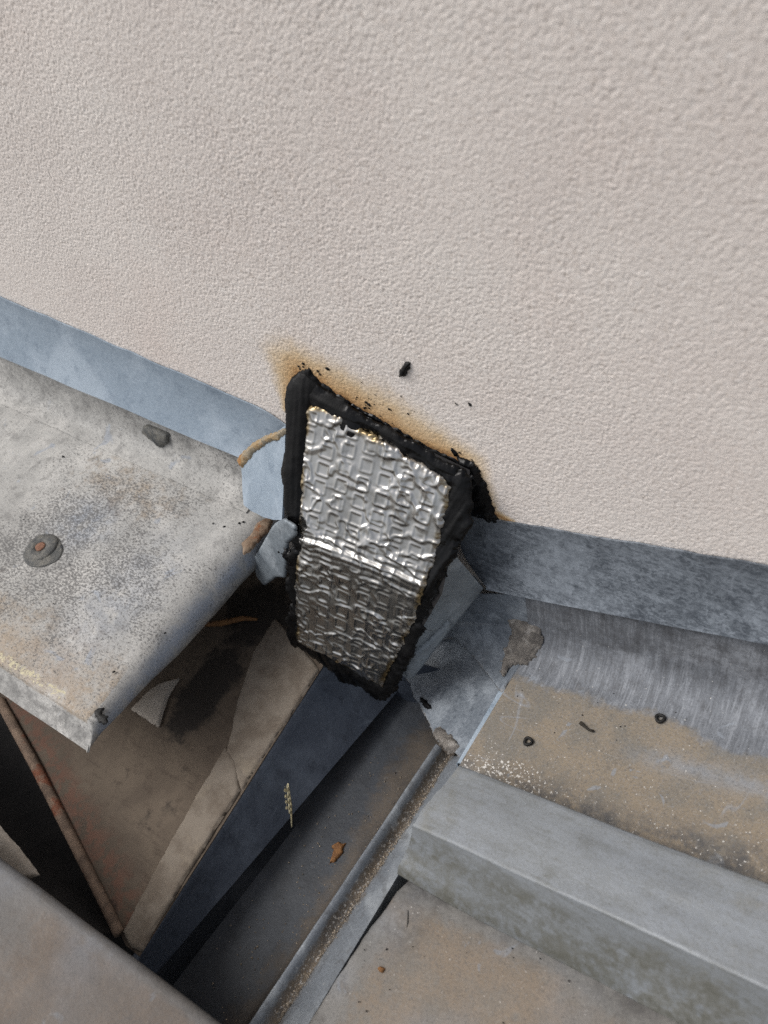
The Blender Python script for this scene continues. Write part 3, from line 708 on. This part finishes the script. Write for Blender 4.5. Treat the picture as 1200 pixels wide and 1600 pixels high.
# ------------------------------------------------------------------ valley gutter
SGROW = []
SG = SurfZ(lambda x, y: np.interp(x, [q[0] for q in SGROW[0][1:]], [q[2] for q in SGROW[0][1:]]))
def gutter():
    root = empty('valley_gutter', (.02, -.15, -.15))
    tag(root, 'dark navy zinc gutter trough running out from under the patch', 'gutter')
    def along(p0, p1, y):
        t = (y - p0[1]) / (p1[1] - p0[1]); return p0 + (p1 - p0) * t
    eL = (lev(503, 1044, -.1005), lev(220, 1490, -.1005)); eS = (lev(600, 1105, -.140), lev(252, 1513, -.120))
    ys = np.concatenate([np.linspace(-.01, -.34, 90), np.linspace(-.36, -.85, 8)])
    P = []
    for y in ys:
        yc = max(y, -.34)
        a = along(*eL, yc); b = along(*eS, yc); a[1] = b[1] = y
        m_ = [a + V(-.004, 0, -.0004), a, a + (b - a) * .04 + V(.0006, 0, -.0002)] + [a + (b - a) * t + V(0, 0, -.0015 * math.sin(math.pi * t)) for t in (.15, .3, .45, .6, .75, .9, 1.)]
        m_ += [b + V(-.001, 0, -.002), b + V(-.006, 0, -.004)]
        P.append(m_)
    P = np.array(P); P[..., 2] += .0006 * fbm(P[..., 1] * 25, P[..., 0] * 25, 3, 2); g = np.zeros(P.shape[:2]); g[:, :3] = .5
    g2 = np.clip(.35 * fbm(P[..., 1] * 30, P[..., 0] * 30, 9, 3), 0, 1)
    grid('left_side', P, m_gut, root, .0012, {'grime_shade': g * .6, 'tan': g2})
    rg = (lev(646, 1216, -.088), lev(390, 1600, -.088)); gv = (lev(706, 1174, -.096), lev(431, 1600, -.096)); so = (lev(728, 1192, -.084), lev(482, 1600, -.0805))
    P, T, G = [], [], []
    for y in ys:
        yc = max(y, -.34)
        b = along(*eS, yc); r = along(*rg, yc); z0 = -.151
        xa = b[0] - .003; xb = r[0]
        row = [V(xa, y, b[2] - .0045), V(xa + .0015, y, -.147), V(xa + .008, y, z0)]
        for t in np.linspace(.12, .62, 9): row.append(V(xa + (xb - xa) * t, y, z0 - .0012 * math.sin(t * 5)))
        for t in np.linspace(.05, 1, 12): row.append(V(xa + (xb - xa) * (.62 + .38 * math.sin(t * math.pi / 2)), y, z0 + (r[2] - .001 - .03 * sstep(-.112, -.094, y) - z0) * (1 - math.cos(t * math.pi / 2)) ** .9))
        if y > -.165: SGROW[:] = [row]
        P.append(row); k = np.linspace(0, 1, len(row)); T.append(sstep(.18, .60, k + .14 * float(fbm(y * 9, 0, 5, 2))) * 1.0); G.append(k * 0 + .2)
    P = np.array(P); P[..., 2] += .0010 * fbm(P[..., 1] * 16, P[..., 0] * 16, 13, 3)
    grid('floor', P, m_gfloor, root, .0012, {'grime_shade': np.array(G), 'tan': np.array(T)})
    P, T, G = [], [], []
    ysl = ys[ys < -.095]
    for y in ysl:
        yc = max(y, -.34)
        r = along(*rg, yc); v = along(*gv, yc); s = along(*so, yc)
        for q in (r, v, s): q[1] = y
        row = [r + V(-.001, 0, -.003), r + V(-.0008, 0, -.001), r, r + V(.0012, 0, -.0002), r + V(.003, 0, -.002), r * .5 + v * .5 + V(0, 0, -.001), v + V(-.002, 0, 0), v + V(0, 0, -.0006), v + V(.002, 0, .001), v * .6 + s * .4, v * .25 + s * .75, s, s + V(.0006, 0, -.004), s + V(.001, 0, -.02)]
        P.append(row); T.append([0, 0, 0, 0, .2, .6, .9, .9, .5, .0, 0, 0, 0, 0]); G.append([.3, .2, 0, 0, .2, .4, .6, .6, .2, 0, 0, .1, .2, .2])
    P = np.array(P); P[..., 2] += .0005 * fbm(P[..., 1] * 40, P[..., 0] * 40, 17, 3)
    grid('lip', P, m_lip, root, .001, {'tan': np.array(T), 'grime_shade': np.array(G), 'white': np.array(T)})
    # soft crease where a second trough piece is lapped
    # closing head of the trough, under the patch
    H = np.array([[V(-.06, -.060, -.090), V(.07, -.030, -.118)], [V(-.06, -.062, -.200), V(.07, -.045, -.200)]])
    grid('trough_head', H, m_gut, root, .001, {'grime_shade': np.zeros((2, 2)) + .4, 'tan': np.zeros((2, 2))})
gutter()

def dirt_line():
    vs, fs = [], []
    G = [lev(706, 1174, -.0945), lev(646, 1278, -.0945), lev(584, 1366, -.0945), lev(431, 1600, -.0945)]
    def crumb(c, r, seed):
        rs = np.random.RandomState(seed); n0 = len(vs)
        pts = [V(1, 0, 0), V(-1, 0, 0), V(0, 1, 0), V(0, -1, 0), V(0, 0, 1), V(0, 0, -1)]
        for p in pts: vs.append(c + p * r * rs.uniform(.6, 1.3, 3) + rs.normal(0, .15, 3) * r)
        for f in ((0, 2, 4), (2, 1, 4), (1, 3, 4), (3, 0, 4), (2, 0, 5), (1, 2, 5), (3, 1, 5), (0, 3, 5)): fs.append([n0 + k for k in f])
    rs = np.random.RandomState(5)
    for i in range(620):
        u = rs.rand() ** .8 * 2.999; k = int(u); c = G[k] * (1 - (u - k)) + G[k + 1] * (u - k)
        w = .0007 if rs.rand() < .75 else .0025
        crumb(c + V(rs.normal(0, w), 0, rs.uniform(-.0008, .0012)), rs.uniform(.0002, .0006), i)
    o = mesh('dirt_crumbs', vs, fs, m_dirt, None, False)
    vs.clear(); fs.clear()
    for i in range(420):
        y = -.10 - .2 * rs.rand(); x = rs.choice([.012, .03, .055]) + rs.normal(0, .012); r = rs.uniform(.0002, .0007)
        if x > .068 or x < -.03: continue
        crumb(V(x, y, float(SG.f(x, y)) + r * .5), r, 2000 + i)
    tag(mesh('silt_crumbs', vs, fs, m_dirt, None, False), 'scattered brown silt crumbs on the gutter floor', 'silt', kind='stuff')
    tag(o, 'line of pale crumbly dirt lying in the fold of the gutter lip', 'dirt', kind='stuff')
dirt_line()

# ------------------------------------------------------------------ apron pieces between flashing and gutter
def apron():
    root = empty('apron_flashing', (.07, -.06, -.09))
    tag(root, 'two lapped dark grey zinc apron pieces between the patch and the tan roof', 'flashing')
    blob('upper_piece', SA1, [(660, 985), (740, 910), (812, 915), (822, 990), (812, 1045), (783, 1083), (760, 1052), (735, 1022), (708, 998), (680, 1000)], m_apron, root, .0012, .0012, .0006, .0003, 150, seed=5, attrs={'tan': lambda A, B, s: sstep(.0025, .0, s) * .6, 'grime_shade': lambda A, B, s: A * 0 + .25}, slab=.0012, hfun=lambda A, B, s: .0013 * fbm(A * 55, B * 55, 3, 3))
    blob('lower_piece', SA2, [(610, 1030), (700, 975), (800, 1062), (800, 1095), (740, 1210), (706, 1172), (690, 1166), (676, 1146), (668, 1126), (658, 1108), (646, 1088), (640, 1068)], m_apron, root, .0012, .0012, .0006, .0006, 150, seed=7, attrs={'tan': lambda A, B, s: sstep(.0025, .0, s) * .6, 'grime_shade': lambda A, B, s: A * 0 + .15}, slab=.0012, hfun=lambda A, B, s: .0012 * fbm(A * 50, B * 50, 13, 3) - .001)
    xs = np.linspace(.035, .1035, 20); P = np.zeros((20, 3, 3))
    for j, h in enumerate((.016, .030, .050)):
        P[:, j, 0] = xs; P[:, j, 1] = -.0116 + .0005 * j; P[:, j, 2] = SA1.f(xs, -.0125 + 0 * xs) - .002 + h - .014
    grid('upstand', P, m_apron, root, .0008, {'grime_shade': np.zeros((20, 3)) + .3, 'tan': np.zeros((20, 3)) + .25})
    blob('bitumen_drip', SA2, [(655, 1089), (664, 1092), (672, 1100), (678, 1110), (668, 1108), (660, 1102)], m_bit, root, .0005, .0030, .001, .0006, 400, seed=9, attrs={'gloss': lambda A, B, s: A * 0})
    blob('solder_blob', SA2, [(676, 1140), (690, 1136), (706, 1150), (716, 1166), (712, 1178), (698, 1176), (686, 1166)], m_seal, root, .0007, .0034, .0022, .0014, 250, seed=39, hfun=lambda A, B, s: .0010 * fbm(A * 220, B * 220, 4, 3))
apron()

# ------------------------------------------------------------------ brown lining under the left sheet
ZB = -.1
PB = Plane((0, 0, ZB), (0, 0, 1))
def lining():
    root = empty('gutter_lining', (-.1, -.15, ZB))
    tag(root, 'stained brown lining sheet in the open box under the left roof sheet', 'lining')
    eL = (lev(503, 1044, ZB), lev(220, 1490, ZB)); rd = (lev(0, 1095, ZB), lev(185, 1455, ZB))
    ys = np.linspace(-.01, -.279, 80); P = np.zeros((70, 80, 3))
    for j, y in enumerate(ys):
        xr = eL[0][0] + (eL[1][0] - eL[0][0]) * (y - eL[0][1]) / (eL[1][1] - eL[0][1])
        k = (rd[1][0] - rd[0][0]) / (rd[1][1] - rd[0][1])
        xl = max(-.60, rd[0][0] + (y - rd[0][1]) * k) if y < -.12 else -.60
        P[:, j, 0] = np.linspace(min(xl, xr - .004), xr, 70); P[:, j, 1] = y
    X, Y = P[..., 0], P[..., 1]
    P[..., 2] = ZB + .0010 * fbm(X * 14, Y * 14, 3, 3)
    def spot(px, py, rx, ry, ang=0.0):
        c = lev(px, py, ZB); dx, dy = X - c[0], Y - c[1]
        a = dx * math.cos(ang) + dy * math.sin(ang); b = -dx * math.sin(ang) + dy * math.cos(ang)
        return np.exp(-((a / rx) ** 2 + (b / ry) ** 2))
    soot = np.clip(1.3 * spot(335, 1060, .018, .034) + 1.0 * spot(300, 1110, .016, .022) + .95 * spot(400, 960, .045, .022) + .6 * spot(440, 930, .03, .02), 0, 1.2)
    dl = (X - (rd[0][0] + (Y - rd[0][1]) * (rd[1][0] - rd[0][0]) / (rd[1][1] - rd[0][1])))
    red = np.exp(-((dl - .035) / .03) ** 2) * (Y < -.15)
    soot = np.maximum(soot, .75 * np.exp(-((dl - .004) / .016) ** 2) * (Y < -.15))
    grid('sheet', P, m_lining, root, .001, {'soot': soot, 'red': red})
    # cream band along the gutter edge, lapped over the sheet in two lengths
    blob('pale_band', Plane((0, 0, ZB + .0012), (0, 0, 1)), [(352, 1166), (368, 1190), (376, 1234), (300, 1354), (222, 1486), (206, 1480), (192, 1456), (250, 1345), (300, 1256)], m_cream, root, .0012, .0016, .0006, .0005, 120, seed=4)
    blob('pale_band', Plane((0, 0, ZB + .0006), (0, 0, 1)), [(430, 965), (470, 1010), (500, 1046), (440, 1140), (378, 1236), (352, 1180), (362, 1140), (372, 1090), (396, 1020)], m_cream, root, .0012, .0016, .0006, .0005, 120, seed=5)
    # rolled rusty edge
    tube('rolled_edge', [lev(-400, 315, ZB - .002), lev(0, 1095, ZB + .001), lev(60, 1205, ZB + .0015), lev(120, 1325, ZB + .001), lev(186, 1458, ZB + .001)][1:], [.0036, .0038, .0034, .0032], m_rust, root, 14)
    # white scrap and soot-black scrap
    blob('pale_scrap', Plane((0, 0, ZB + .002), (0, 0, 1)), [(205, 1108), (232, 1080), (250, 1068), (280, 1060), (262, 1090), (250, 1132), (246, 1136)], m_pale, root, .0010, .0018, .0006, .0003, 200, seed=5)
    tube('twig', [lev(316, 976, ZB + .006), lev(345, 974, ZB + .007), lev(380, 966, ZB + .008), lev(402, 968, ZB + .006)], [.0018, .0024, .0020, .0010], m_leaf, root, 8)
lining()

# dark void with a curved zinc piece, left of the rolled edge
def void_piece():
    n, k = 30, 14; P = np.zeros((n, k, 3))
    for i in range(n):
        u = i / (n - 1); x = -.55 + .50 * u
        for j in range(k):
            t = math.radians(95 * j / (k - 1)); P[i, j] = (x, -.282 + .075 * (1 - math.cos(t)) * 1.0, -.045 - .10 * math.sin(t) - .03 * u)
    z = np.zeros((n, k))
    o = grid('curved_trim', P, m_dark, None, .001)  # near-black boarding material on zinc: the gap's darkness is in the colour
    tag(o, 'dark curved zinc trim in the black gap left of the rusty edge', 'zinc trim')
    b = blob('board_scrap', Plane((0, -.27, -.050), (.1, -.3, 1)), [(-40, 1230), (0, 1292), (30, 1325), (62, 1368), (30, 1376), (0, 1350), (-40, 1330)], m_pale, None, .0015, .002, .0006, .0003, 200, seed=3)
    tag(b, 'pale board scrap wedged at the left edge above the near zinc sheet', 'board')
void_piece()

# ------------------------------------------------------------------ the foil patch with its bitumen border
def patch():
    root = empty('foil_patch', (.01, -.05, 0))
    tag(root, 'embossed silver foil patch with a brushed black bitumen border on the wall foot', 'patch')
    OUT = [(482, 632), (520, 638), (600, 686), (702, 749), (708, 766), (693, 831), (679, 882), (663, 932), (646, 978), (623, 1023), (600, 1070), (560, 1050), (510, 1022), (466, 1000), (464, 940), (464, 890), (470, 850), (468, 800), (470, 740), (478, 680)]
    cA = FOLD.local(560, 880); cx = FOLD.local(640, 700) - FOLD.local(510, 640); ang = 0.0
    # axes of the emboss: along the patch length as it lies
    up0, up1 = FOLD.local(515, 880), FOLD.local(560, 640)
    ax = unit(up1 - up0); ay = V(ax[1], -ax[0])
    def emb(A, B, s):
        u = (A - cA[0]) * ay[0] + (B - cA[1]) * ay[1]; v = (A - cA[0]) * ax[0] + (B - cA[1]) * ax[1]
        u = u + .0009 * fbm(A * 35, B * 35, 3, 2); v = v + .0008 * fbm(A * 35, B * 35, 8, 2)
        p = .0132; q = .0112; col = np.floor(u / p); v = v + (col % 2) * q * .5
        row = np.floor(v / q)
        fu = np.abs(u / p - col - .5); fv = np.abs(v / q - row - .5)
        d = np.maximum(fu * p, fv * q)                     # square distance from the cell centre
        d = np.where((fu * p > .0028) & (fv * q > .0028), np.hypot(fu * p - .0028, fv * q - .0028) + .0028, d)
        ring = np.exp(-((d - .0039) / .0008) ** 2)
        amp = .55 + .6 * vnoise(col * 1.7 + 3, row * 2.3, 4)
        dish = -.3 * np.exp(-(d / .0030) ** 4)
        crk = np.abs(fbm(A * 70, B * 70, 21, 3)); crk2 = np.abs(fbm(A * 38 + 9, B * 60, 25, 3))
        wr = .0014 * (1 - sstep(0, .20, crk)) + .0014 * (1 - sstep(0, .14, crk2)) + .0038 * fbm(A * 26, B * 26, 12, 3)
        # creases packed along the fold
        pk = np.exp(-((B + .002) / .010) ** 2)
        wr = wr + pk * (.0006 * np.sin(B * 1500 + 4 * fbm(A * 60, B * 30, 5, 2)) * (.4 + vnoise(A * 90, B * 90, 9)))
        step = .0017 * sstep(-.0052, -.0024, B + .0018 * fbm(A * 45, A * 0, 6, 3)) - .0010 * sstep(-.002, .004, B)
        return .00040 * (ring + dish) * amp + wr * .40 + step
    f = blob('foil', FOLD, OUT, m_foil, root, .00058, .0022, .0010, .0012, 260, hfun=emb, seed=22, attrs={'edge': lambda A, B, s: 1 - sstep(.0, .008, s)})
    def brush(fr, ang, amp):
        c, s_ = math.cos(ang), math.sin(ang)
        def fn(A, B, s):
            u = A * c + B * s_; v = -A * s_ + B * c
            return amp * (1.3 * fbm(u * fr * .10, v * fr * 1.6, 5, 4) + .8 * fbm(A * 55, B * 55, 9, 3)) * np.clip(s / .003, 0, 1)
        return fn
    gl = {'gloss': lambda A, B, s: np.clip(.5 + .9 * fbm(A * 60, B * 60, 33, 3), 0, 1)}
    lo = {'gloss': lambda A, B, s: np.clip(.25 + .6 * fbm(A * 45, B * 45, 37, 3), 0, 1)}
    LEFT = [(470, 580), (482, 577), (496, 590), (502, 604), (492, 622), (484, 640), (480, 680), (478, 720), (476, 760), (474, 800), (476, 822), (470, 828), (458, 822), (448, 812), (444, 790), (442, 760), (440, 735), (444, 705), (447, 680), (446, 650), (445, 625), (449, 605), (458, 590)]
    blob('bitumen_border', FOLD, LEFT, m_bit, root, .0008, .0024, .0028, .0007, 110, hfun=brush(150, 1.45, .0006), seed=41, attrs=lo)
    TOP = [(468, 588), (490, 594), (520, 614), (560, 641), (610, 670), (660, 698), (716, 730), (718, 748), (704, 764), (692, 748), (672, 733), (647, 717), (618, 700), (592, 680), (568, 668), (554, 688), (538, 686), (526, 666), (505, 642), (490, 640), (478, 620)]
    blob('bitumen_border', FOLD, TOP, m_bit, root, .0008, .0020, .0022, .0014, 170, hfun=brush(150, .15, .0008), seed=42, attrs=gl)
    WALLTOP = [(450, 614), (458, 594), (470, 580), (484, 579), (498, 596), (528, 616), (568, 642), (618, 669), (668, 697), (722, 722), (730, 740), (700, 735), (640, 705), (560, 660), (500, 620), (470, 612)]
    blob('bitumen_border', WALL, WALLTOP, m_bit, root, .0008, .0022, .0020, .0012, 260, hfun=brush(190, -.3, .0005), seed=43, attrs=lo)
    WR = [(711, 726), (706, 700), (720, 709), (742, 718), (756, 738), (762, 762), (774, 788), (780, 806), (772, 822), (758, 812), (742, 804), (733, 812), (728, 830), (716, 834), (704, 812), (700, 770)]
    blob('bitumen_border', WALL, WR, m_bit, root, .0008, .0042, .0026, .0032, 200, hfun=brush(150, .9, .0009), seed=44, attrs=lo)
    RIGHT = [(700, 742), (722, 730), (738, 745), (740, 790), (734, 826), (718, 846), (712, 868), (705, 880), (694, 905), (684, 930), (668, 958), (662, 975), (668, 990), (650, 1005), (648, 1025), (634, 1040), (630, 1060), (612, 1082), (596, 1092), (580, 1082), (592, 1064), (609, 1032), (628, 994), (641, 967), (650, 934), (662, 907), (673, 873), (678, 842), (686, 802), (700, 772)]
    blob('bitumen_border', FOLD, RIGHT, m_bit, root, .0008, .0022, .0022, .0024, 170, hfun=brush(150, 1.9, .0008), seed=45, attrs=lo)
    LL = [(452, 822), (470, 820), (484, 836), (500, 846), (506, 856), (494, 858), (482, 852), (478, 870), (470, 886), (474, 900), (480, 920), (474, 940), (478, 955), (470, 975), (486, 990), (510, 1006), (516, 1022), (530, 1012), (545, 1034), (566, 1044), (586, 1060), (600, 1074), (604, 1092), (590, 1092), (566, 1076), (540, 1066), (520, 1050), (500, 1034), (482, 1020), (466, 1008), (460, 1012), (448, 996), (446, 968), (452, 940), (446, 915), (452, 886), (442, 868), (456, 852), (450, 836)]
    blob('bitumen_border', FOLD, LL, m_bit, root, .0008, .0020, .0018, .0030, 190, hfun=brush(160, 1.0, .0008), seed=46, attrs=lo)
    # solid core under the foil so that the chute has a body from the side
    poly = [(452, 600), (735, 735), (690, 928), (600, 1085), (470, 1000), (455, 838)]
    blob('backing', FOLD, poly, m_dark, root, .003, -.0010, .002, .0001, 50, seed=1)
patch()

# ------------------------------------------------------------------ small things
def bits():
    gl = {'gloss': lambda A, B, s: A * 0 + .2}
    o = blob('bitumen_lump', WALL, [(622, 590), (624, 580), (630, 572), (632, 566), (640, 567), (641, 577), (636, 582), (634, 588), (628, 590)], m_bit, None, .0005, .0030, .002, .0006, 400, seed=4, attrs=gl)
    tag(o, 'black bitumen lump stuck on the bare stucco above the patch', 'bitumen lump')
    # spatter on the wall
    vs, fs = [], []
    rs = np.random.RandomState(3)
    def drop(p, n, r, flat=.5):
        n0 = len(vs); a = unit(np.cross(n, V(.3, .2, .9))); b = np.cross(n, a)
        k = 6
        for i in range(k):
            t = 2 * math.pi * i / k; q = r * rs.uniform(.6, 1.3); vs.append(p + a * q * math.cos(t) + b * q * math.sin(t) - n * .0003)
        vs.append(p + n * r * flat)
        for i in range(k): fs.append([n0 + i, n0 + (i + 1) % k, n0 + k])
    nW = V(0, -1, 0)
    for (x, y, s, cnt, rr) in [(475, 574, 8, 8, .0008), (500, 580, 6, 3, .0007), (512, 577, 2, 2, .0012), (573, 634, 6, 10, .0009), (608, 640, 3, 2, .0011), (640, 645, 20, 4, .0005), (733, 632, 2, 2, .0010), (712, 630, 3, 2, .0006), (700, 740, 30, 3, .0004), (560, 625, 30, 8, .0005), (600, 650, 40, 8, .0005)]:
        for i in range(cnt): drop(wall(x + rs.normal(0, s * .5), y + rs.normal(0, s * .5)), nW, rr * rs.uniform(.6, 1.3))
    o = mesh('bitumen_spatter', vs, fs, m_bit, None, False); tag(o, 'tiny black bitumen spatter on the stucco round the patch', 'spatter', kind='stuff')
    # white lime crumbs on the right roof
    vs, fs = [], []
    for i in range(190):
        if i < 110: x, y = 735 + abs(rs.normal(0, 60)), 0; y = 1192 + (x - 725) * .43 - abs(rs.normal(0, 22)) - 2
        else: x = rs.uniform(760, 1200); y = 1195 + (x - 725) * .43 - 6 - abs(rs.normal(0, 95))
        if y < 1070: continue
        drop(PR.at(x, y), PR.n, rs.uniform(.00022, .0006) * (1.7 if rs.rand() < .1 else 1), .7)
    o = mesh('lime_crumbs', vs, fs, m_white, None, False); tag(o, 'tiny white lime crumbs scattered on the tan roof sheet', 'crumbs', kind='stuff')
    # black specks on sheets
    vs, fs = [], []
    for pl_, cnt, box in ((PL, 26, (20, 700, 330, 1000)), (PR, 18, (780, 1060, 1180, 1180)), (PR, 16, (560, 1470, 900, 1600))):
        for i in range(cnt):
            x, y = rs.uniform(box[0], box[2]), rs.uniform(box[1], box[3])
            drop(pl_.at(x, y) + pl_.n * .0004, pl_.n, rs.uniform(.0002, .0006), .6)
    for (x, y, r) in ((98, 714, .0014), (380, 816, .0012), (374, 818, .001), (350, 823, .0009), (333, 818, .0008), (365, 763, .0012), (356, 758, .0007), (370, 770, .0011), (258, 990, .0010), (254, 708, .0011), (275, 704, .0009), (178, 1050, .0010)):
        drop(PL.at(x, y) + PL.n * .0006, PL.n, r, .5)
    o = mesh('black_specks', vs, fs, m_black, None, False); tag(o, 'tiny black specks of debris on the zinc sheets', 'debris', kind='stuff')
    # two little black rings
    for k, (x, y, lab) in enumerate([(1032, 1124, 'tiny black ring on the tan sheet, nearer the slate flashing'), (826, 1160, 'tiny black ring on the tan sheet, nearer the gutter corner')]):
        c = PR.at(x, y) + PR.n * .0012; pts = [c + .0022 * (math.cos(t) * PR.a + math.sin(t) * PR.b) * (1 + .1 * math.sin(3 * t + k)) for t in np.linspace(0, 2 * math.pi, 17)]
        o = tube('black_ring', pts, .0009, m_black, None, 8, False); tag(o, lab, 'ring', 'tiny black rings on the tan sheet')
    # curled twig crumb
    o = tube('dry_twig', [PR.at(908, 1131) + PR.n * .001, PR.at(914, 1137) + PR.n * .0016, PR.at(920, 1142) + PR.n * .0014, PR.at(928, 1144) + PR.n * .001], [.0012, .0009, .0006, .0009], simple('dark_twig', srgb(62, 56, 46), srgb(44, 40, 34), 200), None, 7)
    tag(o, 'small dark curled twig lying on the tan roof sheet', 'twig')
    # seed head lodged in the gutter
    a, b = lev(450, 1224, -.105), lev(456, 1292, -.125)
    sx = empty('dry_grass_stalk', tuple(b)); sx.location = (0, 0, 0); tag(sx, 'pale dry grass seed head caught on the navy gutter side', 'grass stalk')
    tube('stem', [b, b * .5 + a * .5 + V(.001, 0, 0), a], [.0005, .0007, .0005], m_straw, sx, 6)
    for i in range(9):
        u = .35 + .6 * i / 9; p = b * (1 - u) + a * u; s = (-1) ** i
        tube('husk', [p, p + V(.0014 * s, -.001, .002), p + V(.0008 * s, .000, .006)], [.0004, .0010, .0002], m_straw, sx, 6)
    o = blob('dry_leaf', SG, [(512, 1353), (518, 1340), (522, 1328), (520, 1322), (530, 1318), (541, 1318), (536, 1328), (532, 1336), (524, 1346)], m_leaf, None, .0006, .0016, .0008, .0012, 300, seed=3, lift=.0010)
    tag(o, 'crumpled orange dry leaf on the gutter floor', 'leaf')
    o = blob('rust_crumb', Plane(PR.p + PR.n * .0004, PR.n), [(589, 1512), (596, 1508), (600, 1514), (596, 1520), (590, 1518)], m_leaf, None, .0004, .0016, .0010, .0006, 500, seed=3)
    tag(o, 'small orange crumb on the lower tan sheet', 'crumb')
bits()
